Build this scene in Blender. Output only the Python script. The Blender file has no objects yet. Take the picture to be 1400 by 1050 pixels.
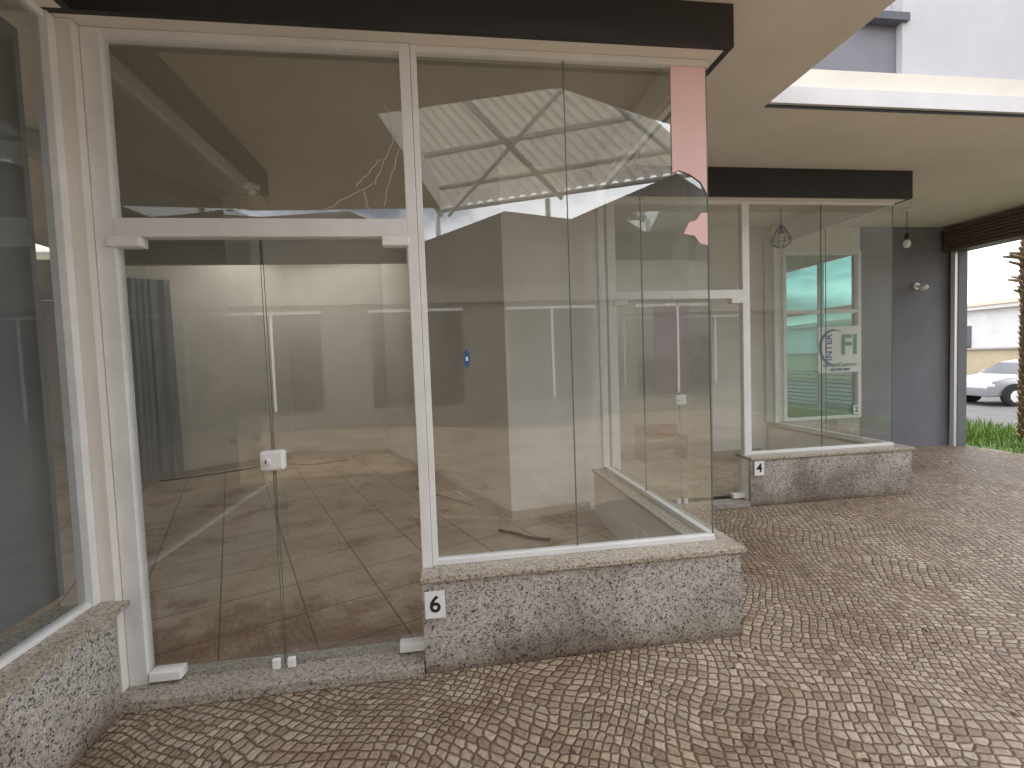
import bpy, bmesh, math, random
from mathutils import Vector, Matrix
random.seed(7)
scene=bpy.context.scene
scene.view_settings.view_transform='Standard'
scene.view_settings.look='None'
scene.view_settings.exposure=0
C=bpy.context.collection

# ---------------------------------------------------------------- materials
def newmat(name):
    m=bpy.data.materials.new(name); m.use_nodes=True
    nt=m.node_tree; b=nt.nodes['Principled BSDF']
    return m,nt,b
def N(nt,t,**k):
    n=nt.nodes.new(t)
    for a,v in k.items(): setattr(n,a,v)
    return n
def ramp(nt,stops,interp='LINEAR'):
    r=nt.nodes.new('ShaderNodeValToRGB'); cr=r.color_ramp; cr.interpolation=interp
    while len(cr.elements)<len(stops): cr.elements.new(0.5)
    for e,(p,c) in zip(cr.elements,stops):
        e.position=p; e.color=(c[0],c[1],c[2],1) if hasattr(c,'__len__') else (c,c,c,1)
    return r
def coords(nt):
    g=nt.nodes.new('ShaderNodeNewGeometry'); return g.outputs['Position']
def mul(nt,a,b,fac=1.0,mode='MULTIPLY'):
    m=nt.nodes.new('ShaderNodeMixRGB'); m.blend_type=mode; m.inputs[0].default_value=fac
    nt.links.new(a,m.inputs[1]); nt.links.new(b,m.inputs[2]); return m.outputs[0]
def simple(name,col,rough=0.6,var=0.12,scale=3.0,metal=0.0,bump=0.0,bscale=60,spec=0.5):
    m,nt,b=newmat(name)
    n=N(nt,'ShaderNodeTexNoise'); n.inputs['Scale'].default_value=scale; n.inputs['Detail'].default_value=8
    n.inputs['Roughness'].default_value=0.65
    nt.links.new(coords(nt),n.inputs['Vector'])
    lo=[c*(1-var) for c in col]; hi=[min(1,c*(1+var)) for c in col]
    r=ramp(nt,[(0.3,lo),(0.7,hi)]); nt.links.new(n.outputs['Fac'],r.inputs[0])
    nt.links.new(r.outputs[0],b.inputs['Base Color'])
    b.inputs['Roughness'].default_value=rough; b.inputs['Metallic'].default_value=metal
    b.inputs['Specular IOR Level'].default_value=spec
    if bump:
        n2=N(nt,'ShaderNodeTexNoise'); n2.inputs['Scale'].default_value=bscale; n2.inputs['Detail'].default_value=4
        nt.links.new(coords(nt),n2.inputs['Vector'])
        bp=N(nt,'ShaderNodeBump'); bp.inputs['Strength'].default_value=bump; bp.inputs['Distance'].default_value=0.01
        nt.links.new(n2.outputs['Fac'],bp.inputs['Height']); nt.links.new(bp.outputs[0],b.inputs['Normal'])
    return m

def cobble():
    m,nt,b=newmat('portuguese_cobble')
    p=coords(nt)
    w=N(nt,'ShaderNodeTexNoise'); w.inputs['Scale'].default_value=1.3; w.inputs['Detail'].default_value=1
    nt.links.new(p,w.inputs['Vector'])
    s=N(nt,'ShaderNodeVectorMath',operation='SCALE'); s.inputs[3].default_value=0.34
    nt.links.new(w.outputs['Color'],s.inputs[0])
    a=N(nt,'ShaderNodeVectorMath',operation='ADD'); nt.links.new(p,a.inputs[0]); nt.links.new(s.outputs[0],a.inputs[1])
    w2=N(nt,'ShaderNodeTexNoise'); w2.inputs['Scale'].default_value=30; w2.inputs['Detail'].default_value=3
    nt.links.new(p,w2.inputs['Vector'])
    s2=N(nt,'ShaderNodeVectorMath',operation='SCALE'); s2.inputs[3].default_value=0.012
    nt.links.new(w2.outputs['Color'],s2.inputs[0])
    a2=N(nt,'ShaderNodeVectorMath',operation='ADD'); nt.links.new(a.outputs[0],a2.inputs[0]); nt.links.new(s2.outputs[0],a2.inputs[1])
    fl=N(nt,'ShaderNodeMapping'); fl.inputs['Scale'].default_value=(1,1,0); fl.inputs['Rotation'].default_value=(0,0,math.radians(28))
    nt.links.new(a2.outputs[0],fl.inputs[0]); v=fl.outputs[0]
    SC=23.0; RN=0.34
    v1=N(nt,'ShaderNodeTexVoronoi',voronoi_dimensions='2D'); v1.inputs['Scale'].default_value=SC; v1.inputs['Randomness'].default_value=RN
    v2=N(nt,'ShaderNodeTexVoronoi',voronoi_dimensions='2D',feature='DISTANCE_TO_EDGE'); v2.inputs['Scale'].default_value=SC; v2.inputs['Randomness'].default_value=RN
    nt.links.new(v,v1.inputs['Vector']); nt.links.new(v,v2.inputs['Vector'])
    sep=N(nt,'ShaderNodeSeparateColor'); nt.links.new(v1.outputs['Color'],sep.inputs[0])
    st=ramp(nt,[(0,(0.25,0.19,0.13)),(0.3,(0.33,0.262,0.19)),(0.6,(0.385,0.315,0.235)),(0.88,(0.48,0.405,0.31)),(1,(0.31,0.27,0.22))])
    nt.links.new(sep.outputs[0],st.inputs[0])
    fn=N(nt,'ShaderNodeTexNoise'); fn.inputs['Scale'].default_value=60; fn.inputs['Detail'].default_value=6
    nt.links.new(p,fn.inputs['Vector'])
    fr=ramp(nt,[(0.3,0.70),(0.7,1.15)]); nt.links.new(fn.outputs['Fac'],fr.inputs[0])
    c=mul(nt,st.outputs[0],fr.outputs[0])
    jn=N(nt,'ShaderNodeMath',operation='MULTIPLY_ADD'); nt.links.new(fn.outputs['Fac'],jn.inputs[0]); jn.inputs[1].default_value=-0.09
    nt.links.new(v2.outputs['Distance'],jn.inputs[2])
    je=ramp(nt,[(0.0,0),(0.08,1)]); nt.links.new(jn.outputs[0],je.inputs[0])
    jm=N(nt,'ShaderNodeMixRGB'); nt.links.new(je.outputs[0],jm.inputs[0]); jm.inputs[1].default_value=(0.14,0.09,0.058,1); nt.links.new(c,jm.inputs[2])
    ln=N(nt,'ShaderNodeTexNoise'); ln.inputs['Scale'].default_value=1.1; ln.inputs['Detail'].default_value=8; ln.inputs['Roughness'].default_value=0.65
    nt.links.new(p,ln.inputs['Vector'])
    lr=ramp(nt,[(0.30,(0.58,0.48,0.41)),(0.42,(0.86,0.79,0.72)),(0.55,(1.0,0.97,0.93)),(0.72,(1.2,1.18,1.14))]); nt.links.new(ln.outputs['Fac'],lr.inputs[0])
    c2=mul(nt,jm.outputs[0],lr.outputs[0]); nt.links.new(c2,b.inputs['Base Color'])
    rr=ramp(nt,[(0.3,0.42),(0.7,0.62)]); nt.links.new(ln.outputs['Fac'],rr.inputs[0]); nt.links.new(rr.outputs[0],b.inputs['Roughness'])
    hr=ramp(nt,[(0.0,0),(0.2,1)]); nt.links.new(v2.outputs['Distance'],hr.inputs[0])
    h=N(nt,'ShaderNodeMath',operation='MULTIPLY_ADD'); nt.links.new(sep.outputs[1],h.inputs[0]); h.inputs[1].default_value=0.5; nt.links.new(hr.outputs[0],h.inputs[2])
    h2=N(nt,'ShaderNodeMath',operation='MULTIPLY_ADD'); nt.links.new(fn.outputs['Fac'],h2.inputs[0]); h2.inputs[1].default_value=0.7; nt.links.new(h.outputs[0],h2.inputs[2])
    bp=N(nt,'ShaderNodeBump'); bp.inputs['Strength'].default_value=1.0; bp.inputs['Distance'].default_value=0.007
    nt.links.new(h2.outputs[0],bp.inputs['Height']); nt.links.new(bp.outputs[0],b.inputs['Normal'])
    return m

def granite(name,stops,scale=110,stain=True,rough=0.45):
    m,nt,b=newmat(name); p=coords(nt)
    w=N(nt,'ShaderNodeTexNoise'); w.inputs['Scale'].default_value=60; nt.links.new(p,w.inputs['Vector'])
    s=N(nt,'ShaderNodeVectorMath',operation='SCALE'); s.inputs[3].default_value=0.02; nt.links.new(w.outputs['Color'],s.inputs[0])
    a=N(nt,'ShaderNodeVectorMath',operation='ADD'); nt.links.new(p,a.inputs[0]); nt.links.new(s.outputs[0],a.inputs[1])
    v=N(nt,'ShaderNodeTexVoronoi'); v.inputs['Scale'].default_value=scale; nt.links.new(a.outputs[0],v.inputs['Vector'])
    sep=N(nt,'ShaderNodeSeparateColor'); nt.links.new(v.outputs['Color'],sep.inputs[0])
    n=N(nt,'ShaderNodeTexNoise'); n.inputs['Scale'].default_value=40; n.inputs['Detail'].default_value=5; nt.links.new(p,n.inputs['Vector'])
    ad=N(nt,'ShaderNodeMath',operation='MULTIPLY_ADD'); nt.links.new(n.outputs['Fac'],ad.inputs[0]); ad.inputs[1].default_value=0.4
    sub=N(nt,'ShaderNodeMath',operation='MULTIPLY_ADD'); nt.links.new(sep.outputs[0],sub.inputs[0]); sub.inputs[1].default_value=0.8; sub.inputs[2].default_value=-0.1
    nt.links.new(sub.outputs[0],ad.inputs[2])
    r=ramp(nt,stops); nt.links.new(ad.outputs[0],r.inputs[0]); out=r.outputs[0]
    if stain:
        ln=N(nt,'ShaderNodeTexNoise'); ln.inputs['Scale'].default_value=2.1; ln.inputs['Detail'].default_value=6; nt.links.new(p,ln.inputs['Vector'])
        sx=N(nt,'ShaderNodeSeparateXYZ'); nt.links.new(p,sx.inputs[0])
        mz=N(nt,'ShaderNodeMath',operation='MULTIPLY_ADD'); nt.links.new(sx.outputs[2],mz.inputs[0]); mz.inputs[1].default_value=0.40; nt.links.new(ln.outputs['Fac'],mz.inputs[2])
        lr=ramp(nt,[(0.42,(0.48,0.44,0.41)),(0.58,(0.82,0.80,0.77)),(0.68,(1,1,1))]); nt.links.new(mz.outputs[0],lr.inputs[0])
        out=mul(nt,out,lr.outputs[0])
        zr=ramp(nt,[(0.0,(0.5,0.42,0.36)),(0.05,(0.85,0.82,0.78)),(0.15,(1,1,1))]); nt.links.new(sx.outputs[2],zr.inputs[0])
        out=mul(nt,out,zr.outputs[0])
    nt.links.new(out,b.inputs['Base Color']); b.inputs['Roughness'].default_value=rough
    return m

def tiles():
    m,nt,b=newmat('floor_tiles'); p=coords(nt)
    mp=N(nt,'ShaderNodeMapping'); mp.inputs['Rotation'].default_value=(0,0,math.radians(-23)); mp.inputs['Location'].default_value=(0.13,0.1,0)
    nt.links.new(p,mp.inputs[0])
    br=N(nt,'ShaderNodeTexBrick'); br.offset=0; br.squash=1
    br.inputs['Scale'].default_value=1; br.inputs['Brick Width'].default_value=0.445; br.inputs['Row Height'].default_value=0.445
    br.inputs['Mortar Size'].default_value=0.005; br.inputs['Mortar Smooth'].default_value=0.2
    br.inputs['Color1'].default_value=(0.59,0.49,0.375,1); br.inputs['Color2'].default_value=(0.52,0.43,0.33,1); br.inputs['Mortar'].default_value=(0.13,0.09,0.065,1)
    nt.links.new(mp.outputs[0],br.inputs['Vector'])
    n=N(nt,'ShaderNodeTexNoise'); n.inputs['Scale'].default_value=1.8; n.inputs['Detail'].default_value=9; n.inputs['Roughness'].default_value=0.68; nt.links.new(p,n.inputs['Vector'])
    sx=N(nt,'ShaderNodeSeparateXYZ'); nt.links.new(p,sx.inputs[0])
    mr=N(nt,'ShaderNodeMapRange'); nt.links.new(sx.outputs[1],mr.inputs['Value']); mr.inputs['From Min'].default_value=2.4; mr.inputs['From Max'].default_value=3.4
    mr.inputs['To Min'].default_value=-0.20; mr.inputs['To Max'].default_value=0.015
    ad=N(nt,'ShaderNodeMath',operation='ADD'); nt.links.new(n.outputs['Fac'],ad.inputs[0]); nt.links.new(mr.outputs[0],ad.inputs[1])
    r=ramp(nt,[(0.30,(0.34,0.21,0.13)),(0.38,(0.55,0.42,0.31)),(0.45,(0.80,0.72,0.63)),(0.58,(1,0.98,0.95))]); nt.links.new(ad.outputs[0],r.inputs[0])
    nt.links.new(mul(nt,br.outputs['Color'],r.outputs[0]),b.inputs['Base Color'])
    b.inputs['Roughness'].default_value=0.42
    return m

def glass_mat(name,tint=(0.94,0.97,0.955),base=0.18,dust=0.035):
    m=bpy.data.materials.new(name); m.use_nodes=True; nt=m.node_tree; nt.nodes.clear()
    o=N(nt,'ShaderNodeOutputMaterial'); t=N(nt,'ShaderNodeBsdfTransparent'); t.inputs[0].default_value=(*tint,1)
    g=N(nt,'ShaderNodeBsdfGlossy'); g.inputs['Roughness'].default_value=0.0; g.inputs[0].default_value=(0.95,0.98,0.98,1)
    wn=N(nt,'ShaderNodeTexNoise'); wn.inputs['Scale'].default_value=0.8; nt.links.new(coords(nt),wn.inputs['Vector'])
    wb=N(nt,'ShaderNodeBump'); wb.inputs['Strength'].default_value=0.06; wb.inputs['Distance'].default_value=0.01
    nt.links.new(wn.outputs['Fac'],wb.inputs['Height']); nt.links.new(wb.outputs[0],g.inputs['Normal'])
    lw=N(nt,'ShaderNodeLayerWeight'); lw.inputs[0].default_value=0.5
    pw=N(nt,'ShaderNodeMath',operation='POWER'); nt.links.new(lw.outputs['Facing'],pw.inputs[0]); pw.inputs[1].default_value=4.5
    ma=N(nt,'ShaderNodeMath',operation='MULTIPLY_ADD',use_clamp=True); nt.links.new(pw.outputs[0],ma.inputs[0]); ma.inputs[1].default_value=1-base; ma.inputs[2].default_value=base
    mx=N(nt,'ShaderNodeMixShader'); nt.links.new(ma.outputs[0],mx.inputs[0]); nt.links.new(t.outputs[0],mx.inputs[1]); nt.links.new(g.outputs[0],mx.inputs[2])
    d=N(nt,'ShaderNodeBsdfDiffuse'); d.inputs[0].default_value=(0.6,0.58,0.54,1)
    n=N(nt,'ShaderNodeTexNoise'); n.inputs['Scale'].default_value=2.5; n.inputs['Detail'].default_value=10; n.inputs['Roughness'].default_value=0.75; nt.links.new(coords(nt),n.inputs['Vector'])
    r=ramp(nt,[(0.42,0.008),(0.72,dust*2)]); nt.links.new(n.outputs['Fac'],r.inputs[0])
    m2=N(nt,'ShaderNodeMixShader'); nt.links.new(r.outputs[0],m2.inputs[0]); nt.links.new(mx.outputs[0],m2.inputs[1]); nt.links.new(d.outputs[0],m2.inputs[2])
    nt.links.new(m2.outputs[0],o.inputs[0]); return m
def translucent_mat(name,c0,c1,fac):
    m=bpy.data.materials.new(name); m.use_nodes=True; nt=m.node_tree; nt.nodes.clear()
    o=N(nt,'ShaderNodeOutputMaterial'); t=N(nt,'ShaderNodeBsdfTranslucent'); d=N(nt,'ShaderNodeBsdfDiffuse')
    n=N(nt,'ShaderNodeTexNoise'); n.inputs['Scale'].default_value=2; nt.links.new(coords(nt),n.inputs['Vector'])
    r=ramp(nt,[(0.3,c0),(0.7,c1)]); nt.links.new(n.outputs['Fac'],r.inputs[0]); nt.links.new(r.outputs[0],t.inputs[0]); nt.links.new(r.outputs[0],d.inputs[0])
    mx=N(nt,'ShaderNodeMixShader'); mx.inputs[0].default_value=fac; nt.links.new(t.outputs[0],mx.inputs[1]); nt.links.new(d.outputs[0],mx.inputs[2]); nt.links.new(mx.outputs[0],o.inputs[0]); return m

M_cob=cobble()
M_gran=granite('grey_granite',[(0.10,(0.05,0.047,0.045)),(0.20,(0.15,0.14,0.13)),(0.30,(0.36,0.33,0.30)),(0.6,(0.47,0.44,0.40)),(0.8,(0.57,0.54,0.50))],scale=140)
M_sill=granite('sill_granite',[(0.1,(0.12,0.10,0.09)),(0.3,(0.31,0.26,0.20)),(0.6,(0.45,0.39,0.31)),(0.85,(0.56,0.51,0.43))],scale=140,stain=False,rough=0.3)
M_thr=granite('threshold_granite',[(0.1,(0.10,0.085,0.075)),(0.3,(0.28,0.245,0.205)),(0.8,(0.46,0.42,0.36))],scale=120,rough=0.4,stain=False)
M_tile=tiles()
M_glass=glass_mat('shop_glass')
M_glass4=glass_mat('shop_glass_clear',base=0.11)
M_glassg=glass_mat('tinted_green_glass',tint=(0.20,0.44,0.39),base=0.08)
M_glassL=glass_mat('neighbour_glass',tint=(0.75,0.79,0.80),base=0.14)
M_trans=translucent_mat('translucent_fill_sheet',(0.76,0.74,0.70),(0.86,0.84,0.80),0.2)  # for the sheets added overhead to fill the shops with light
M_alu=simple('white_painted_aluminium',(0.78,0.78,0.77),0.35,0.08,5)
M_cream=simple('cream_plaster',(0.76,0.72,0.66),0.8,0.08,1.4,bump=0.15)
M_ceil=simple('soffit_plaster',(0.72,0.675,0.60),0.85,0.10,0.9,bump=0.1,bscale=25)
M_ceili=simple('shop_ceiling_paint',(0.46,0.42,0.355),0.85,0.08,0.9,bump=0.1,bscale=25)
M_wall=simple('interior_white_wall',(0.80,0.77,0.72),0.7,0.06,0.9,bump=0.08)
M_white=simple('white_wall_paint',(0.66,0.66,0.67),0.8,0.08,1.5,bump=0.1)
M_pier=simple('upper_wall_paint',(0.50,0.50,0.525),0.8,0.08,1.2,bump=0.1)
M_grey=simple('grey_wall_paint',(0.18,0.18,0.205),0.75,0.12,1.5,bump=0.2)
M_fas=simple('dark_fascia_paint',(0.026,0.024,0.026),0.5,0.15,4)
M_ledge=simple('dark_ledge',(0.08,0.08,0.10),0.6,0.1,4)
M_edge=simple('glass_edge_green',(0.11,0.16,0.14),0.2,0.1,5)
M_chrome=simple('satin_steel',(0.78,0.78,0.77),0.35,0.05,9,metal=0.3)
M_pvc=simple('white_plastic',(0.82,0.82,0.80),0.35,0.03,9)
M_dust=simple('dried_adhesive',(0.70,0.69,0.65),0.8,0.1,9)
M_black=simple('black_plastic',(0.02,0.02,0.02),0.4,0.1,9)
M_dark=simple('dark_board',(0.06,0.058,0.055),0.6,0.2,5)
M_pink=simple('pink_poster_paper',(0.85,0.56,0.55),0.6,0.04,3)
M_pink2=simple('faded_pink_paper',(0.42,0.27,0.29),0.6,0.06,3)
M_blue=simple('blue_ink',(0.02,0.11,0.28),0.5,0.05,5)
M_green=simple('green_ink',(0.03,0.30,0.14),0.5,0.05,5)
M_paper=simple('banner_white',(0.80,0.82,0.82),0.6,0.03,5)
M_shut=simple('shutter_brown',(0.12,0.085,0.065),0.5,0.15,6)
M_blind=simple('blind_fabric',(0.36,0.38,0.41),0.8,0.08,6)
M_nback=simple('neighbour_dim_backing',(0.22,0.235,0.25),0.8,0.08,1.0)  # dim interior and reflected sky put into one grey
M_wood=simple('crate_wood',(0.30,0.16,0.09),0.6,0.25,12,bump=0.2)
M_sil=simple('silver_car_paint',(0.42,0.43,0.45),0.25,0.03,4,metal=0.5)
M_cglass=simple('car_glass',(0.02,0.025,0.03),0.06,0.1,3)
M_rub=simple('tyre_rubber',(0.02,0.02,0.02),0.8,0.2,20)
M_road=simple('asphalt',(0.075,0.072,0.07),0.85,0.25,2.0,bump=0.3)
M_earth=simple('earth',(0.16,0.13,0.08),0.9,0.3,0.5)
M_conc=simple('concrete',(0.38,0.36,0.33),0.85,0.15,2)
M_grassb=simple('grass_base',(0.07,0.11,0.03),0.9,0.4,6)
M_grass=simple('grass_blades',(0.15,0.26,0.04),0.6,0.45,9)
M_bark=simple('palm_bark',(0.27,0.19,0.12),0.9,0.45,18,bump=0.6,bscale=40)
M_frond=simple('palm_leaf',(0.06,0.11,0.03),0.5,0.35,5)
M_opp=simple('opposite_wall_paint',(0.18,0.165,0.14),0.85,0.15,0.8)
M_opp2=simple('opposite_band_paint',(0.24,0.22,0.20),0.85,0.1,0.8)
M_roofm=translucent_mat('corrugated_roofing',(0.60,0.55,0.48),(0.70,0.65,0.57),0.62)
M_och=simple('ochre_wall',(0.50,0.42,0.28),0.85,0.12,0.8)
M_rtile=simple('clay_roof',(0.36,0.20,0.13),0.85,0.25,3)
M_skirt=simple('beige_skirting',(0.50,0.43,0.34),0.5,0.12,5)
M_twig=simple('dead_palm_debris',(0.10,0.06,0.035),0.9,0.3,20)
M_rust=simple('red_cloth',(0.5,0.12,0.06),0.8,0.3,10)

# ---------------------------------------------------------------- geometry helpers
def empty(name):
    e=bpy.data.objects.new(name,None); C.objects.link(e); return e
def mk(name,verts,faces,mat,parent=None,smooth=False):
    me=bpy.data.meshes.new(name); me.from_pydata([tuple(v) for v in verts],[],faces); me.update()
    o=bpy.data.objects.new(name,me); C.objects.link(o)
    if mat: me.materials.append(mat)
    if parent: o.parent=parent
    if smooth:
        for p in me.polygons: p.use_smooth=True
    return o
def recalc(o):
    bm=bmesh.new(); bm.from_mesh(o.data); bmesh.ops.recalc_face_normals(bm,faces=bm.faces); bm.to_mesh(o.data); bm.free()
def box(name,x0,x1,y0,y1,z0,z1,mat,parent=None,bev=0.0):
    v=[(x,y,z) for z in (z0,z1) for (x,y) in ((x0,y0),(x1,y0),(x1,y1),(x0,y1))]
    f=[(3,2,1,0),(4,5,6,7),(0,1,5,4),(1,2,6,5),(2,3,7,6),(3,0,4,7)]
    o=mk(name,v,f,mat,parent)
    if bev:
        b=o.modifiers.new('bev','BEVEL'); b.width=bev; b.segments=2; b.limit_method='ANGLE'
    return o
def prism(name,poly,z0,z1,mat,parent=None):
    n=len(poly); v=[(x,y,z0) for x,y in poly]+[(x,y,z1) for x,y in poly]
    f=[tuple(range(n))[::-1],tuple(range(n,2*n))]+[(i,(i+1)%n,n+(i+1)%n,n+i) for i in range(n)]
    o=mk(name,v,f,mat,parent); recalc(o); return o
def wall(name,p,q,z0,z1,mat,parent,th=0.12,side=1):
    p=Vector(p);q=Vector(q);d=(q-p).normalized();n=Vector((-d.y,d.x))*th*side
    return prism(name,[tuple(p),tuple(q),tuple(q+n),tuple(p+n)],z0,z1,mat,parent)
def cyl(name,p,q,r,mat,parent=None,seg=16,r2=None):
    p=Vector(p);q=Vector(q);d=(q-p);L=d.length;r2=r if r2 is None else r2
    bm=bmesh.new(); bmesh.ops.create_cone(bm,cap_ends=True,segments=seg,radius1=r,radius2=r2,depth=L)
    rot=d.to_track_quat('Z','Y').to_matrix().to_4x4(); bm.transform(Matrix.Translation((p+q)/2)@rot)
    me=bpy.data.meshes.new(name); bm.to_mesh(me); bm.free(); me.materials.append(mat)
    for pl in me.polygons: pl.use_smooth=len(pl.vertices)==4
    o=bpy.data.objects.new(name,me); C.objects.link(o); 
    if parent:o.parent=parent
    return o
def sph(name,c,r,mat,parent=None,sc=(1,1,1)):
    bm=bmesh.new(); bmesh.ops.create_uvsphere(bm,u_segments=20,v_segments=12,radius=r)
    bm.transform(Matrix.Translation(c)@Matrix.Diagonal((*sc,1)))
    me=bpy.data.meshes.new(name); bm.to_mesh(me); bm.free(); me.materials.append(mat)
    for pl in me.polygons: pl.use_smooth=True
    o=bpy.data.objects.new(name,me); C.objects.link(o)
    if parent:o.parent=parent
    return o
def quad(name,pts,mat,parent=None): return mk(name,pts,[tuple(range(len(pts)))],mat,parent)
def text(name,s,loc,size,mat,parent,rot=(math.pi/2,0,0),align='CENTER'):
    cu=bpy.data.curves.new(name,'FONT'); cu.body=s; cu.size=size; cu.align_x=align; cu.align_y='CENTER'; cu.extrude=0.0008; cu.offset=size*0.02
    cu.materials.append(mat); o=bpy.data.objects.new(name,cu); o.location=loc; o.rotation_euler=rot; C.objects.link(o)
    if parent:o.parent=parent
    return o
def curve(name,pts,r,mat,parent=None,poly=False):
    cu=bpy.data.curves.new(name,'CURVE'); cu.dimensions='3D'; cu.bevel_depth=r; cu.bevel_resolution=2
    s=cu.splines.new('POLY' if poly else 'NURBS'); s.points.add(len(pts)-1)
    if not poly: s.use_endpoint_u=True; s.order_u=3
    for a,b in zip(s.points,pts): a.co=(*b,1)
    cu.materials.append(mat); o=bpy.data.objects.new(name,cu); C.objects.link(o)
    if parent:o.parent=parent
    return o

# ---------------------------------------------------------------- ground
quad('ground',[(-400,-400,-0.52),(400,-400,-0.52),(400,400,-0.52),(-400,400,-0.52)],M_earth)
quad('road',[(10.6,-80,-0.5),(24,-80,-0.5),(24,80,-0.5),(10.6,80,-0.5)],M_road)
box('pavement',-16,7.62,-16,12,-0.51,0.0,M_cob)
gv=empty('grass_verge')
mk('soil',[(7.62,-16,-0.02),(9.6,-16,-0.03),(10.5,-16,-0.38),(10.5,30,-0.38),(9.6,30,-0.03),(7.62,30,-0.02)],[(0,1,4,5),(1,2,3,4)],M_grassb,gv)
box('kerb',10.5,10.62,-16,30,-0.51,-0.36,M_conc,gv)
vs=[];fs=[]
for i in range(9000):
    x=random.uniform(7.66,10.3); y=random.uniform(3.5,12.5)
    z=-0.03 if x<9.6 else -0.03-0.35*(x-9.6)/0.9
    cl=0.5+0.5*math.sin(x*3.1+1)*math.sin(y*2.3)
    h=random.uniform(0.06,0.16)+0.16*cl*random.random(); a=random.uniform(0,6.28); w=0.006+0.006*random.random()
    dx,dy=math.cos(a)*w,math.sin(a)*w; lx,ly=random.uniform(-.08,.08),random.uniform(-.08,.08)
    k=len(vs); vs+=[(x-dx,y-dy,z),(x+dx,y+dy,z),(x+lx*.5+dx*.7,y+ly*.5+dy*.7,z+h*.6),(x+lx,y+ly,z+h)]; fs+=[(k,k+1,k+2),(k,k+2,k+3)]
mk('blades',vs,fs,M_grass,gv)
vs=[];fs=[]
for i in range(190):
    x=random.uniform(-1.4,7); y=random.uniform(1.3,4.1) if x>1.6 else random.uniform(1.3,2.2)
    if x>4.7: y=random.uniform(1.3,6)
    L=random.uniform(0.006,0.022); a=random.uniform(0,6.28); c,s=math.cos(a),math.sin(a); k=len(vs); h=random.uniform(0.002,0.006)
    vs+=[(x-L*c,y-L*s,0.003),(x+L*.35*s,y-L*.35*c,h+.003),(x+L*c,y+L*s,0.004),(x-L*.35*s,y+L*.35*c,h)]; fs+=[(k,k+1,k+2),(k,k+2,k+3)]
mk('dry_leaf_litter',vs,fs,M_twig)

# ---------------------------------------------------------------- main building
B=empty('shop_building')
ZC=3.24
prism('canopy_slab',[(-9,1.0),(-2.6,0.4),(-2.3,-0.8),(0,-0.65),(-0.4,1.35),(0.78,1.75),(1.71,1.35),(2.31,1.2),(2.31,3.18),(-9,3.18)],ZC,ZC+0.28,M_ceil,B)
def slab(n,x0,x1,y0,y1): box(n,x0,x1,y0,y1,ZC,ZC+0.28,M_ceil,B)
slab('ceiling_slab_front',-9,7.6,3.18,6.5)
slab('ceiling_slab_rear',-9,7.6,7.9,12)
xs=[-9,-8,-5.2,-3.3,-1.0,0.0,2.5,4.9,6.9,7.6]
for i in range(0,len(xs)-1):
    if i%2==0: slab('ceiling_slab_mid_%d'%i,xs[i],xs[i+1],6.5,7.9)
    else: box('fill_light_sheet_%d'%i,xs[i],xs[i+1],6.5,7.9,ZC+0.1,ZC+0.106,M_trans,B)  # translucent sheets added to let soft fill light into the shops
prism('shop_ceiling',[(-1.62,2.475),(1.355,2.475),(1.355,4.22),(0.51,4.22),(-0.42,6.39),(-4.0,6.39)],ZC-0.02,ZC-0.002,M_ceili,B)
box('bulkhead_6',-4.0,-0.47,6.40,6.48,2.84,ZC-0.002,M_ceili,B)  # soffit drop, also hides the glow of the fill sheets
box('glow_screen_4',-0.2,3.55,6.40,6.48,2.86,ZC-0.002,M_ceili,B)  # downstand added to hide the fill sheets' glow from view
box('drip_groove',2.31,7.6,3.166,3.179,ZC-0.004,ZC+0.012,M_black,B)
box('well_beam',2.31,7.6,3.14,3.178,ZC+0.014,ZC+0.13,M_white,B)
box('upper_storey',-9,7.6,3.45,5.2,ZC+0.28,6.6,M_pier,B)
box('upper_grey_panel',2.31,3.62,3.41,3.448,ZC+0.282,4.02,M_grey,B)
box('upper_ledge',3.30,3.66,3.33,3.448,4.022,4.08,M_ledge,B)
box('upper_white_pier',3.622,7.6,3.36,3.448,ZC+0.282,6.4,M_pier,B)
box('upper_ledge_left',2.31,3.298,3.40,3.448,4.022,4.05,M_ledge,B)

prism('shop_floor',[(-1.6,2.5),(1.36,2.5),(1.36,4.35),(4.5,4.35),(4.5,6.25),(7.4,6.25),(7.4,11.9),(-8.9,11.9),(-8.9,2.5)],0.001,0.05,M_tile,B)

def base_L(xa,xb,yf,yb,h=0.455,tag=''):
    box('granite_front'+tag,xa,xb,yf,yf+0.03,0.0,h,M_gran,B)
    box('granite_side'+tag,xb-0.03,xb-0.001,yf+0.03,yb,0.0,h,M_gran,B)
    box('base_core_front'+tag,xa,xb-0.03,yf+0.031,yf+0.20,0.0,h,M_wall,B)
    box('base_core_side'+tag,xb-0.19,xb-0.031,yf+0.20,yb,0.0,h,M_wall,B)
    o=prism('granite_sill'+tag,[(xa-0.005,yf-0.02),(xb+0.02,yf-0.02),(xb+0.02,yb),(xb-0.21,yb),(xb-0.21,yf+0.22),(xa-0.005,yf+0.22)],h+0.001,h+0.028,M_sill,B)
    b=o.modifiers.new('b','BEVEL'); b.width=0.004; b.segments=2; b.limit_method='ANGLE'
SL=0.483
def gl(n,pts,mat=None): return quad(n,pts,mat or M_glass,B)

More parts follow.
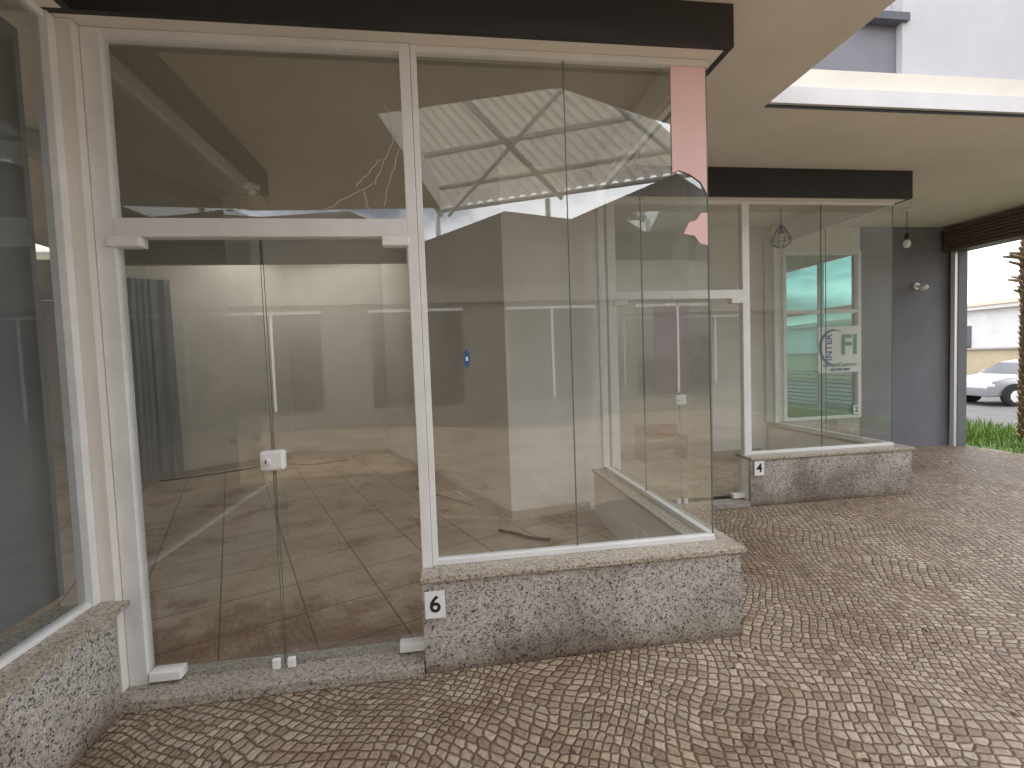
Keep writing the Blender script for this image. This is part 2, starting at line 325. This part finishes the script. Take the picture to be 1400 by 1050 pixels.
def shop(xl,xm0,xm1,xg,yg,yback,top,door_top,split,seam,tag,G):
    box('mullion'+tag,xm0,xm1-0.03,yg-0.03,yg+0.03,0.05,top,M_alu,B,bev=0.003)
    box('mullion_inner'+tag,xm1-0.028,xm1,yg-0.022,yg+0.022,SL,top,M_alu,B,bev=0.003)
    box('jamb'+tag,xl-0.08,xl,yg-0.03,yg+0.03,0.0,top,M_alu,B,bev=0.003)
    box('transom_bar'+tag,xl,xm0,yg-0.032,yg+0.032,door_top,door_top+0.085,M_alu,B,bev=0.004)
    box('head_rail_door'+tag,xl,xm0,yg-0.025,yg+0.025,top-0.035,top,M_alu,B)
    box('head_rail_window'+tag,xm1,xg,yg-0.02,yg+0.02,top-0.028,top,M_alu,B)
    box('sill_rail'+tag,xm1,xg,yg-0.022,yg+0.022,SL,SL+0.03,M_alu,B,bev=0.003)
    box('sill_rail_side'+tag,xg-0.02,xg+0.02,yg+0.024,yback,SL,SL+0.028,M_alu,B)
    box('head_rail_side'+tag,xg-0.02,xg+0.02,yg+0.024,yback,top-0.028,top,M_alu,B)
    box('end_post_side'+tag,xg-0.03,xg+0.03,yback-0.001,yback+0.05,SL,top,M_alu,B)
    gl('fanlight_glass'+tag,[(xl,yg,door_top+0.085),(xm0,yg,door_top+0.085),(xm0,yg,top-0.035),(xl,yg,top-0.035)],G)
    gl('window_glass_a'+tag,[(xm1,yg,SL+0.03),(seam-0.002,yg,SL+0.03),(seam-0.002,yg,top-0.028),(xm1,yg,top-0.028)],G)
    gl('window_glass_b'+tag,[(seam+0.002,yg,SL+0.03),(xg,yg,SL+0.03),(xg,yg,top-0.028),(seam+0.002,yg,top-0.028)],G)
    box('pane_joint'+tag,seam-0.002,seam+0.002,yg-0.005,yg+0.005,SL+0.03,top-0.028,M_edge,B)
    ym=(yg+yback)/2
    gl('side_glass_a'+tag,[(xg,yg,SL+0.028),(xg,ym-0.002,SL+0.028),(xg,ym-0.002,top-0.028),(xg,yg,top-0.028)],M_glass4)
    gl('side_glass_b'+tag,[(xg,ym+0.002,SL+0.028),(xg,yback,SL+0.028),(xg,yback,top-0.028),(xg,ym+0.002,top-0.028)],M_glass4)
    box('side_joint'+tag,xg-0.005,xg+0.005,ym-0.002,ym+0.002,SL+0.03,top-0.028,M_edge,B)
    box('corner_joint'+tag,xg-0.003,xg+0.003,yg-0.003,yg+0.003,SL+0.03,top-0.028,M_edge,B)
    gl('door_leaf_a'+tag,[(xl+0.005,yg-0.008,0.065),(split-0.003,yg-0.008,0.065),(split-0.003,yg-0.008,door_top-0.005),(xl+0.005,yg-0.008,door_top-0.005)],G)
    gl('door_leaf_b'+tag,[(split+0.003,yg+0.004,0.065),(xm0-0.005,yg+0.004,0.065),(xm0-0.005,yg+0.004,door_top-0.005),(split+0.003,yg+0.004,door_top-0.005)],G)
    box('door_edge_a'+tag,split-0.005,split-0.003,yg-0.010,yg-0.005,0.065,door_top-0.005,M_edge,B)
    box('door_edge_b'+tag,split+0.003,split+0.005,yg+0.002,yg+0.007,0.065,door_top-0.005,M_edge,B)
    for nm,xx,zz in (('hinge_top_l',xl-0.03,door_top-0.045),('hinge_bot_l',xl+0.01,0.062)):
        box(nm+tag,xx,xx+0.14,yg-0.045,yg+0.02,zz,zz+0.045,M_pvc,B,bev=0.006)
    for nm,xx,zz in (('hinge_top_r',xm0-0.12,door_top-0.045),('hinge_bot_r',xm0-0.13,0.062)):
        box(nm+tag,xx,xx+0.13,yg-0.04,yg+0.02,zz,zz+0.045,M_pvc,B,bev=0.006)
    box('lock_body'+tag,split-0.055,split+0.055,yg-0.035,yg+0.02,1.02,1.115,M_pvc,B,bev=0.012)
    cyl('lock_cylinder'+tag,(split-0.022,yg-0.047,1.065),(split-0.022,yg-0.03,1.065),0.017,M_chrome,B)
    box('keyhole'+tag,split-0.025,split-0.019,yg-0.0485,yg-0.0472,1.058,1.074,M_black,B)
    for k in (-0.055,0.015):
        box('floor_catch%d'%int(k*1000)+tag,split+k,split+k+0.038,yg-0.035,yg-0.012,0.05,0.10,M_pvc,B,bev=0.006)

base_L(-0.165,1.49,2.27,4.2)
shop(-1.45,-0.165,-0.085,1.41,2.40,4.15,3.03,2.12,-0.845,0.643,'',M_glass)
box('threshold',-1.62,-0.17,2.25,2.5,0.001,0.05,M_thr,B,bev=0.004)
box('fascia',-1.62,1.49,2.27,2.30,3.03,ZC-0.002,M_fas,B)
box('head_beam',-1.62,1.455,2.302,2.47,3.032,ZC-0.002,M_cream,B)
box('fascia_side',1.46,1.489,2.302,4.2,3.03,ZC-0.002,M_fas,B)
box('head_beam_side',1.36,1.458,2.472,4.2,3.032,ZC-0.002,M_cream,B)
base_L(2.87,4.65,4.20,6.12,tag='_4')
shop(1.60,2.88,2.96,4.56,4.33,6.06,2.97,2.03,2.22,3.75,'_4',M_glass4)
box('threshold_4',1.5,2.868,4.2,4.45,0.001,0.05,M_thr,B,bev=0.004)
box('fascia_4',1.492,4.65,4.20,4.23,2.97,ZC-0.002,M_fas,B)
box('head_beam_4',1.492,4.615,4.232,4.40,2.972,ZC-0.002,M_cream,B)
box('fascia_side_4',4.62,4.649,4.232,6.1,2.97,ZC-0.002,M_fas,B)
box('head_beam_side_4',4.52,4.618,4.402,6.1,2.972,ZC-0.002,M_cream,B)
box('shop2_wall_low',4.66,5.95,6.15,6.3,0,0.5,M_gran,B)
box('shop2_wall_top',4.46,5.95,6.15,6.3,2.9,ZC-0.001,M_cream,B)
box('shop2_post',4.46,4.72,6.152,6.298,0.501,2.899,M_cream,B)
box('grey_wall',5.952,7.45,6.145,6.3,0,ZC-0.001,M_grey,B)
for a,b2,c,d2 in ((4.72,4.77,0.5,2.9),(5.9,5.95,0.5,2.9)):
    box('shop2_frame_v',a,b2,6.13,6.19,c,d2,M_alu,B)
box('shop2_frame_t',4.77,5.9,6.13,6.19,2.85,2.9,M_alu,B)
box('shop2_frame_m',4.77,5.9,6.135,6.185,2.02,2.07,M_alu,B)
box('shop2_frame_b',4.77,5.9,6.13,6.19,0.5,0.54,M_alu,B)
gl('shop2_glass',[(4.77,6.17,0.54),(5.9,6.17,0.54),(5.9,6.17,2.85),(4.77,6.17,2.85)])
box('end_wall_rear_low',7.45,7.6,6.3,12,0,0.28,M_grey,B)
box('end_wall_pier_a',7.45,7.6,6.1,7.4,0.281,ZC-0.001,M_grey,B)
box('end_wall_pier_b',7.45,7.6,10.0,12,0.281,ZC-0.001,M_grey,B)
gl('shop2_side_glass',[(7.52,7.4,0.281),(7.52,10,0.281),(7.52,10,ZC-0.02),(7.52,7.4,ZC-0.02)],M_glassg)
for y in (7.42,8.7,9.96): box('side_glazing_mullion',7.47,7.57,y-0.03,y+0.03,0.282,ZC-0.002,M_alu,B)
box('side_glazing_rail',7.475,7.565,7.46,9.92,2.25,2.32,M_alu,B)
box('side_glazing_rail_low',7.475,7.565,7.46,9.92,1.05,1.08,M_alu,B)
for i in range(9): box('side_grille_bar',7.58,7.595,7.46,9.92,0.34+i*0.08,0.36+i*0.08,M_dark,B)
box('shutter_housing',7.3,7.6,2.2,6.098,2.86,3.20,M_shut,B)
for i in range(7):
    box('shutter_slat',7.27,7.299,2.2,6.098,2.875+i*0.045,2.91+i*0.045,M_shut,B)
box('opening_jamb',7.45,7.6,6.03,6.098,0,2.858,M_grey,B)
box('opening_guide',7.40,7.449,6.04,6.10,0,2.858,M_chrome,B)
box('opening_pier_far',7.45,7.6,2.0,2.2,0,ZC-0.001,M_grey,B)
prism('partition_6_4',[(0.53,4.25),(1.38,4.36),(1.50,4.36),(1.50,4.45),(0.62,4.37),(-0.86,7.9),(-0.98,7.9)],0.05,ZC-0.001,M_wall,B)
prism('partition_4_2',[(3.66,6.18),(4.46,6.2),(4.60,6.2),(4.6,6.32),(3.75,6.3),(2.2,10.0),(2.06,10.0)],0.05,ZC-0.001,M_wall,B)
wall('wall_left',(-1.62,2.45),(-4.25,6.7),0.0,ZC-0.001,M_wall,B,side=-1)
wall('wall_back_left',(-4.25,6.7),(-2.55,8.2),0.05,ZC-0.001,M_wall,B,side=1)
wall('wall_back',(-2.55,8.2),(-0.9,7.95),0.05,ZC-0.001,M_wall,B,side=1)
wall('wall_back_4',(-0.9,7.95),(2.2,9.9),0.05,ZC-0.001,M_wall,B,side=1)
box('wall_back_2',2.2,7.45,10.3,10.42,0.05,ZC-0.001,M_wall,B)
box('left_outer_wall',-9,-8.9,0.5,12,0,ZC-0.001,M_wall,B)
box('rear_outer_wall',-9,7.45,12,12.1,0,ZC-0.001,M_wall,B)
def skirt(n,p,q,side): wall(n,p,q,0.05,0.13,M_skirt,B,th=0.012,side=side)
skirt('skirting_a',(-4.25,6.69),(-2.55,8.19),-1); skirt('skirting_b',(-2.55,8.19),(-0.98,7.95),-1)
skirt('skirting_c',(-0.98,7.85),(0.53,4.25),1) ; skirt('skirting_d',(0.53,4.249),(1.30,4.349),-1)
skirt('skirting_e',(3.66,6.179),(4.4,6.199),-1)
wall('ceiling_beam',(-3.3,2.6),(-1.7,6.35),ZC-0.14,ZC-0.021,M_ceili,B,th=0.2)
box('socket_a',-3.23,-3.13,7.48,7.52,0.42,0.50,M_pvc,B); box('socket_b',-2.98,-2.92,7.68,7.72,0.42,0.50,M_pvc,B)
box('socket_c',1.292,1.299,3.0,3.08,0.17,0.29,M_pvc,B); box('socket_d',1.292,1.299,3.2,3.28,0.17,0.29,M_pvc,B)
box('granite_side_8',-1.52,-1.49,0.34,2.249,0,0.455,M_gran,B)
box('base_core_8',-1.75,-1.521,0.37,2.249,0,0.454,M_wall,B)
box('granite_front_8',-6,-1.49,0.31,0.339,0,0.455,M_gran,B)
box('sill_8',-1.78,-1.47,0.29,2.32,0.456,0.483,M_sill,B)
box('corner_post_8',-1.625,-1.532,2.325,2.46,0,3.029,M_cream,B)
box('frame_8_bottom',-1.64,-1.60,0.45,2.28,0.484,0.505,M_alu,B)
box('frame_8_end',-1.65,-1.59,2.281,2.324,0.484,3.029,M_alu,B)
box('frame_8_top',-1.64,-1.60,0.45,2.28,3.0,3.029,M_alu,B)
gl('side_glass_8',[(-1.62,0.43,0.505),(-1.62,2.28,0.505),(-1.62,2.28,3.0),(-1.62,0.43,3.0)],M_glassL)
box('front_glass_frame_8',-6,-1.6,0.41,0.45,0.484,0.52,M_alu,B)
gl('front_glass_8',[(-6,0.43,0.52),(-1.62,0.43,0.52),(-1.62,0.43,3.0),(-6,0.43,3.0)])
box('dim_backing_8',-1.80,-1.79,0.5,2.4,0.5,3.02,M_nback,B)  # added backing sheet, stands for the dim interior behind the glass
box('fascia_8',-1.52,-1.49,0.34,2.268,3.03,ZC-0.002,M_fas,B)
box('head_beam_8',-1.80,-1.522,0.34,2.268,3.031,ZC-0.002,M_cream,B)
box('fascia_front_8',-6,-1.49,0.31,0.338,3.03,ZC-0.002,M_fas,B)
def jag(p,q,n,j):
    out=[]
    for i in range(n+1):
        t=i/n; out.append((p[0]+(q[0]-p[0])*t+random.uniform(-j,j),2.396,p[1]+(q[1]-p[1])*t+random.uniform(-j,j)))
    return out
for (p,q) in (((-0.20,2.62),(-0.31,2.38)),((-0.31,2.38),(-0.56,2.25)),((-0.19,2.55),(-0.27,2.28)),((-0.24,2.75),(-0.21,2.60)),((-0.36,2.34),(-0.34,2.24)),((-0.27,2.50),(-0.40,2.36))):
    curve('fanlight_crack',jag(p,q,9,0.007),0.0014,M_dust,B,poly=True)

# ---------------------------------------------------------------- signs and posters
def plate(s,x,y,z,w,h):
    e=empty('number_sign'); box('plate',x-w/2,x+w/2,y-0.006,y-0.001,z-h/2,z+h/2,M_paper,e)
    text('numeral',s,(x,y-0.0072,z),h*0.85,M_black,e); return e
plate('6',-0.105,2.249,0.352,0.095,0.13)
plate('4',2.945,4.179,0.38,0.10,0.14)
plate('2',5.86,6.125,0.62,0.09,0.13)
pp=empty('pink_poster')
y=2.393
mk('poster_sheet',[(1.212,y,3.0),(1.405,y,3.0),(1.405,y,2.35),(1.37,y,2.41),(1.31,y,2.45),(1.25,y,2.47),(1.212,y,2.455)],[(0,1,2,3,4,5,6)],M_pink,pp)
mk('torn_scrap',[(1.405,y,2.25),(1.405,y,2.08),(1.36,y,2.09),(1.33,y,2.13),(1.27,y,2.14),(1.30,y,2.20),(1.34,y,2.21),(1.37,y,2.25)],[(0,1,2,3,4,5,6,7)],M_pink,pp)
st=[]
for k in range(8):
    r=0.022 if k%2==0 else 0.006; a=k*math.pi/4; st.append((1.355+r*0.7*math.sin(a),y-0.002,2.57+r*math.cos(a)))
mk('star_print',st,[tuple(range(8))],M_paper,pp)
p2=empty('door_poster'); box('sheet',1.98,2.34,4.34,4.342,1.13,2.0,M_pink2,p2); box('tape',2.1,2.2,4.336,4.338,1.98,2.02,M_paper,p2)
e=empty('shop_banner'); box('sheet',5.25,5.93,6.118,6.122,1.17,1.83,M_paper,e)
text('letters_fi','FI',(5.74,6.114,1.55),0.40,M_green,e); text('letters_inter','INTER',(5.42,6.114,1.53),0.14,M_blue,e,rot=(math.pi/2,-math.pi/2,0))
text('small_print','SERVICE & SUPPORT',(5.59,6.114,1.27),0.06,M_green,e); text('small_print_2','(00) 0000 0000',(5.59,6.114,1.21),0.05,M_blue,e)
vs=[];n=28
for i in range(n+1):
    a=math.radians(60+240*i/n); t=0.045*math.sin(math.pi*i/n)+0.004
    for r in (0.25-t*0.6,0.25+t*0.4): vs.append((5.50+r*math.cos(a)*0.9,6.115,1.53+r*math.sin(a)))
mk('swoosh',vs,[(2*i,2*i+1,2*i+3,2*i+2) for i in range(n)],M_blue,e)
st=empty('blue_sticker'); s=[( 0.10+0.016*math.cos(a)*(1),2.396,1.52+0.045*math.sin(a)) for a in [i*math.pi/8 for i in range(16)]]
mk('sticker_sheet',s,[tuple(range(16))],M_blue,st)
mk('sticker_text',[(0.094,2.394,1.51),(0.106,2.394,1.51),(0.106,2.394,1.53),(0.094,2.394,1.53)],[(0,1,2,3)],M_paper,st)

# ---------------------------------------------------------------- lamps (unlit)
def bulb(x,y,z,name):
    e=empty(name); cyl('ceiling_rose',(x,y,ZC-0.03),(x,y,ZC-0.002),0.045,M_pvc,e); cyl('cord',(x,y,z+0.12),(x,y,ZC-0.03),0.004,M_black,e,8)
    cyl('socket',(x,y,z+0.05),(x,y,z+0.13),0.022,M_black,e); sph('globe',(x,y,z),0.042,M_pvc,e,(1,1,1.25)); cyl('neck',(x,y,z+0.025),(x,y,z+0.055),0.032,M_pvc,e,r2=0.02)
bulb(5.82,5.33,2.80,'hanging_light_bulb')
e=empty('wire_cage_pendant_lamp'); cx,cy,cz=4.06,5.3,2.88
cyl('cord',(cx,cy,cz+0.13),(cx,cy,ZC),0.004,M_black,e,8); sph('globe',(cx,cy,cz),0.035,M_pvc,e,(1,1,1.2)); cyl('socket',(cx,cy,cz+0.04),(cx,cy,cz+0.14),0.02,M_black,e)
for k in range(10):
    a=k*math.pi/5; prof=[(0.02,0.13),(0.06,0.07),(0.12,-0.04),(0.09,-0.11),(0.02,-0.13)]
    curve('wire',[(cx+r*math.cos(a),cy+r*math.sin(a),cz+h) for r,h in prof],0.0032,M_black,e)
for r,h in ((0.105,-0.03),(0.06,0.06)):
    curve('ring',[(cx+r*math.cos(i*math.pi/8),cy+r*math.sin(i*math.pi/8),cz+h) for i in range(17)],0.0032,M_black,e)
e=empty('wall_lamp'); cyl('base',(6.85,6.143,2.38),(6.85,6.11,2.38),0.05,M_pvc,e); cyl('arm',(6.85,6.11,2.38),(6.83,6.04,2.36),0.018,M_pvc,e); sph('head',(6.83,6.0,2.345),0.048,M_pvc,e,(1,1.3,0.9))
e=empty('ceiling_lamp_holder'); cyl('rose',(-1.72,4.75,ZC-0.05),(-1.72,4.75,ZC-0.021),0.07,M_pvc,e); cyl('holder',(-1.72,4.75,ZC-0.11),(-1.72,4.75,ZC-0.05),0.03,M_pvc,e); curve('loose_wire',[(-1.72,4.75,ZC-0.05),(-1.62,4.72,ZC-0.10),(-1.58,4.75,ZC-0.2)],0.004,M_black,e)

# ---------------------------------------------------------------- things inside the shops
e=empty('vertical_blind')
for i in range(10):
    t=i/9; x=-4.08+0.48*t; yy=6.50+0.30*t; a=math.radians(35+random.uniform(-25,25)); w=0.045
    dx,dy=math.cos(a)*w,math.sin(a)*w; z0=0.12+random.uniform(0,0.03); sw=random.uniform(-.03,.03)
    mk('slat',[(x-dx+sw,yy-dy,z0),(x+dx+sw,yy+dy,z0),(x+dx,yy+dy,2.72),(x-dx,yy-dy,2.72)],[(0,1,2,3)],M_blind,e)
wall('head_rail',(-4.12,6.50),(-3.56,6.85),2.72,2.77,M_pvc,e,th=0.05)
e=empty('wooden_bench'); bx,by=2.62,6.1
box('seat',bx,bx+0.62,by,by+0.34,0.36,0.39,M_wood,e); box('side_l',bx,bx+0.03,by,by+0.34,0.05,0.36,M_wood,e); box('side_r',bx+0.59,bx+0.62,by,by+0.34,0.05,0.36,M_wood,e)
box('apron',bx+0.03,bx+0.59,by,by+0.02,0.22,0.34,M_wood,e); box('back',bx,bx+0.62,by+0.31,by+0.335,0.391,0.52,M_wood,e)
sph('bundle',(bx+0.36,by+0.15,0.42),0.07,M_rust,e,(1.6,1,0.5))
curve('dead_palm_leaf',[(0.38,3.98,0.06),(0.5,3.86,0.068),(0.62,3.72,0.062),(0.76,3.66,0.066)],0.012,M_twig)
curve('dead_palm_leaf',[(-0.42,5.6,0.06),(-0.2,5.2,0.07),(0.05,4.95,0.062),(0.2,4.75,0.06)],0.014,M_twig)
curve('loose_cable',[(-3.9,6.9,0.06),(-3.3,7.1,0.06),(-2.6,7.7,0.06),(-2.1,7.3,0.06),(-1.6,7.6,0.06)],0.01,M_twig)

# ---------------------------------------------------------------- outside right: palm, car, house
P=empty('palm_tree'); px,py=8.46,5.86
cyl('trunk',(px,py,-0.05),(px+0.03,py,4.6),0.11,M_bark,P,18,r2=0.10)
vs=[];fs=[]
for r in range(58):
    z=0.05+r*0.08
    for j in range(7):
        a=(j+0.5*(r%2))*2*math.pi/7+0.05*random.random(); out=0.03+0.025*random.random()+ (0.03*random.random() if z>2.2 else 0)
        up=Vector((0,0,1)); rd=Vector((math.cos(a),math.sin(a),0)); tg=Vector((-math.sin(a),math.cos(a),0))
        c=Vector((px+0.03*z/4.6,py,z))+rd*0.098; b=len(vs); h=0.10 if z<2.2 else 0.13
        vs+=[c-tg*0.045,c+tg*0.045,c+rd*out*0.5+tg*0.03+up*h*0.7,c+rd*out*0.5-tg*0.03+up*h*0.7,c+rd*out+up*h,c+up*h]
        fs+=[(b,b+1,b+2,b+3),(b+3,b+2,b+4),(b+1,b+5,b+2),(b,b+3,b+5),(b+3,b+4,b+5),(b+2,b+5,b+4)]
mk('leaf_bases',vs,fs,M_bark,P)
for j in range(26):
    a=random.uniform(0,6.28); z=random.uniform(2.15,2.9); L=random.uniform(0.12,0.26)
    cyl('cut_stub',(px+0.1*math.cos(a),py+0.1*math.sin(a),z),(px+(0.1+L)*math.cos(a),py+(0.1+L)*math.sin(a),z+0.06),0.026,M_bark,P,6,r2=0.018)
vs=[];fs=[]
for f in range(18):
    a=f*2.399; el=random.uniform(0.2,1.1); L=random.uniform(1.9,2.5)
    for i in range(26):
        t=i/25; r=L*t*math.cos(el*(1-t*0.6)); z=4.55+L*(math.sin(el)*t-0.75*t*t)
        c=Vector((px+r*math.cos(a),py+r*math.sin(a),z)); tg=Vector((-math.sin(a),math.cos(a),0)); rd=Vector((math.cos(a),math.sin(a),0))
        for s in (-1,1):
            l=0.42*math.sin(math.pi*min(1,t*0.9+0.08)); tip=c+tg*s*l+rd*0.15-Vector((0,0,0.18)); b=len(vs)
            vs+=[c-rd*0.015,c+rd*0.02,tip]; fs.append((b,b+1,b+2))
mk('fronds',vs,fs,M_frond,P)

def car(cx,cy,cz,yaw):
    e=empty('parked_car')
    prof=[(-2.05,0.30),(-2.08,0.62),(-1.95,0.82),(-1.55,0.90),(-1.05,0.97),(-0.45,1.36),(0.1,1.47),(0.9,1.45),(1.5,1.28),(1.85,1.0),(2.02,0.92),(2.06,0.55),(2.0,0.30)]
    vs=[];n=len(prof)
    def hw(z,x): 
        w=0.86 if z<0.95 else 0.86-(z-0.95)*0.42
        return w-0.10*max(0,abs(x)-1.6)/0.45
    for s in (-1,1):
        for x,z in prof: vs.append((x,s*hw(z,x),z))
    fs=[tuple(range(n)),tuple(range(2*n-1,n-1,-1))]+[(i,n+i,n+(i+1)%n,(i+1)%n) for i in range(n)]
    o=mk('body',vs,fs,M_sil,e); recalc(o); b=o.modifiers.new('b','BEVEL'); b.width=0.05; b.segments=3; b.limit_method='ANGLE'
    for p in o.data.polygons:p.use_smooth=True
    for s in (-1,1):
        w=lambda z:s*(0.86-(z-0.95)*0.42+0.006)
        mk('side_window_front',[(-0.85,w(0.99),1.0),(0.15,w(0.99),1.0),(0.15,w(1.38),1.39),(-0.38,w(1.33),1.33)],[(0,1,2,3)],M_cglass,e)
        mk('side_window_rear',[(0.22,w(0.99),1.0),(1.45,w(0.99),1.0),(1.2,w(1.28),1.29),(0.85,w(1.38),1.38),(0.22,w(1.38),1.39)],[(0,1,2,3,4)],M_cglass,e)
        for x in (-1.3,1.28):
            cyl('wheel_arch',(x,s*0.80,0.34),(x,s*0.868,0.34),0.37,M_rub,e,28); cyl('tyre',(x,s*0.66,0.31),(x,s*0.885,0.31),0.31,M_rub,e,28); cyl('rim',(x,s*0.86,0.31),(x,s*0.895,0.31),0.2,M_chrome,e,10)
        box('mirror',-0.75,-0.6,min(s*0.86,s*1.0),max(s*0.86,s*1.0),0.98,1.1,M_sil,e,bev=0.02)
        box('headlamp',-2.06,-1.85,min(s*0.5,s*0.78),max(s*0.5,s*0.78),0.62,0.76,M_chrome,e,bev=0.02)
        box('door_seam',0.17,0.18,min(s*0.862,s*0.866),max(s*0.862,s*0.866),0.4,0.98,M_rub,e)
    mk('windscreen',[(-1.0,-0.76,1.015),(-1.0,0.76,1.015),(-0.48,0.66,1.355),(-0.48,-0.66,1.355)],[(0,1,2,3)],M_cglass,e)
    e.matrix_world=Matrix.Translation((cx,cy,cz))@Matrix.Rotation(yaw,4,'Z')
car(19.2,13.2,-0.5,math.radians(-12))
e=empty('boundary_wall'); wall('masonry',(24.6,4),(24.6,40),-0.5,1.25,M_och,e,th=0.2); wall('coping',(24.55,4),(24.55,40),1.251,1.33,M_conc,e,th=0.3)
H=empty('white_house'); 
box('walls',28,40,8,36,-0.5,3.3,M_white,H); box('eaves',27.6,40.4,7.6,36.4,3.301,3.5,M_white,H)
mk('roof',[(27.5,7.5,3.502),(40.5,7.5,3.502),(40.5,36.5,3.502),(27.5,36.5,3.502),(34,12,4.2),(34,32,4.2)],[(0,1,4),(1,2,5,4),(2,3,5),(3,0,4,5)],M_rtile,H)
for yy in (12,17,22,27):
    box('window',27.96,27.999,yy,yy+1.4,1.3,2.5,M_cglass,H); box('window_frame',27.93,27.959,yy-0.06,yy+1.46,1.22,1.29,M_alu,H)

# ---------------------------------------------------------------- across the passage (seen mirrored in the glass)
O=empty('opposite_building')
sil=[(-16,5.9),(-9.5,5.6),(-7.1,6.25),(-5.7,5.2),(-4.2,5.1),(-2.2,5.25),(-0.45,4.52),(1.6,5.27),(3.3,5.08),(6.2,6.28),(7.0,5.8),(8.6,6.2),(9.6,7.9),(17,7.9),(22,7.4)]  # right end raised to keep bright sky out of the far panes
v=[(x,-7.2,z) for x,z in sil]+[(22,-7.2,-0.5),(-16,-7.2,-0.5)]; n=len(v); v+=[(x,-11.5,z) for x,_,z in v]
o=mk('walls',v,[tuple(range(n)),tuple(range(2*n-1,n-1,-1))]+[(i,n+i,n+(i+1)%n,(i+1)%n) for i in range(n)],M_opp,O); recalc(o)
box('canopy_band',-16,12,-7.0,-7.199,3.0,3.35,M_opp2,O)
for x in (-12,-8.6,-5.2,-1.8,1.6,5.0,8.4):
    box('shopfront_glass',x,x+2.2,-7.19,-7.15,0.5,2.8,M_cglass,O); box('shopfront_rail',x-0.05,x+2.25,-7.2,-7.12,2.801,2.87,M_alu,O)
    box('shopfront_mullion',x+1.08,x+1.14,-7.148,-7.12,0.5,2.8,M_alu,O)
R=empty('metal_roof')
A_,B_,C_,E_=Vector((-1.5,-4.9,6.5)),Vector((2.4,-3.0,6.5)),Vector((7.2,-7.4,6.5)),Vector((-0.1,-10.9,6.5))
vs=[];NN=420
for i in range(NN+1):
    t=i/NN
    for j in range(2):
        p=(A_.lerp(B_,t)).lerp(E_.lerp(C_,t),j); vs.append((p.x,p.y,p.z+0.07*max(-0.5,min(0.5,math.sin(i*2*math.pi/18)))))
mk('corrugated_sheet',vs,[(2*i,2*i+1,2*i+3,2*i+2) for i in range(NN)],M_roofm,R)
def beam(n,p,q,w=0.06): cyl(n,p,q,w,M_alu,R,4)
dn=Vector((0,0,-0.14))
for t in (0.02,0.35,0.68,0.98): beam('purlin',A_.lerp(E_,t)+dn,B_.lerp(C_,t)+dn,0.07)
for t in (0.02,0.5,0.98): beam('rafter',A_.lerp(B_,t)+dn*1.6,E_.lerp(C_,t)+dn*1.6,0.09)
beam('brace',A_.lerp(B_,0.98)+dn*2,E_.lerp(C_,0.05)+dn*2,0.06)
for p in (E_,C_,E_.lerp(C_,0.45)): beam('post',(p.x,p.y,0),(p.x,p.y,6.3),0.08)

# ---------------------------------------------------------------- world and sun
w=bpy.data.worlds.new('World'); scene.world=w; w.use_nodes=True; nt=w.node_tree; bg=nt.nodes['Background']
sky=N(nt,'ShaderNodeTexSky'); sky.sky_type='NISHITA'; sky.sun_disc=False
EL=math.radians(70); sky.sun_elevation=EL; sky.sun_rotation=math.radians(0); sky.air_density=1.0; sky.dust_density=1.5
tc=N(nt,'ShaderNodeTexCoord'); mp=N(nt,'ShaderNodeMapping'); mp.inputs['Scale'].default_value=(1,1,2.6); nt.links.new(tc.outputs['Generated'],mp.inputs[0])
cn=N(nt,'ShaderNodeTexNoise'); cn.inputs['Scale'].default_value=2.6; cn.inputs['Detail'].default_value=9; cn.inputs['Roughness'].default_value=0.55; nt.links.new(mp.outputs[0],cn.inputs['Vector'])
cr=ramp(nt,[(0.38,0.12),(0.58,0.95)]); nt.links.new(cn.outputs['Fac'],cr.inputs[0])
mx=N(nt,'ShaderNodeMixRGB'); nt.links.new(cr.outputs[0],mx.inputs[0]); nt.links.new(sky.outputs[0],mx.inputs[1]); mx.inputs[2].default_value=(28,28,29,1)
nt.links.new(mx.outputs[0],bg.inputs[0]); bg.inputs[1].default_value=0.15
L=bpy.data.lights.new('sun','SUN'); L.energy=5; L.angle=math.radians(0.5); L.color=(1,0.95,0.88)
so=bpy.data.objects.new('sun',L); C.objects.link(so)
d=Vector((0.02,math.cos(EL),math.sin(EL)))
so.rotation_euler=d.to_track_quat('Z','Y').to_euler()

# ---------------------------------------------------------------- camera
cam=bpy.data.cameras.new('camera'); co=bpy.data.objects.new('camera',cam); C.objects.link(co)
fwd=Vector((0.1339,0.9898,-0.0481)).normalized(); up=Vector((0.0424,0.0428,0.9982)); right=fwd.cross(up).normalized(); up=right.cross(fwd)
m=Matrix((( right.x,up.x,-fwd.x,0),(right.y,up.y,-fwd.y,0),(right.z,up.z,-fwd.z,1.5),(0,0,0,1)))
co.matrix_world=m; cam.sensor_width=36; cam.lens=648/1400*36; cam.clip_start=0.05; cam.clip_end=1500
scene.camera=co
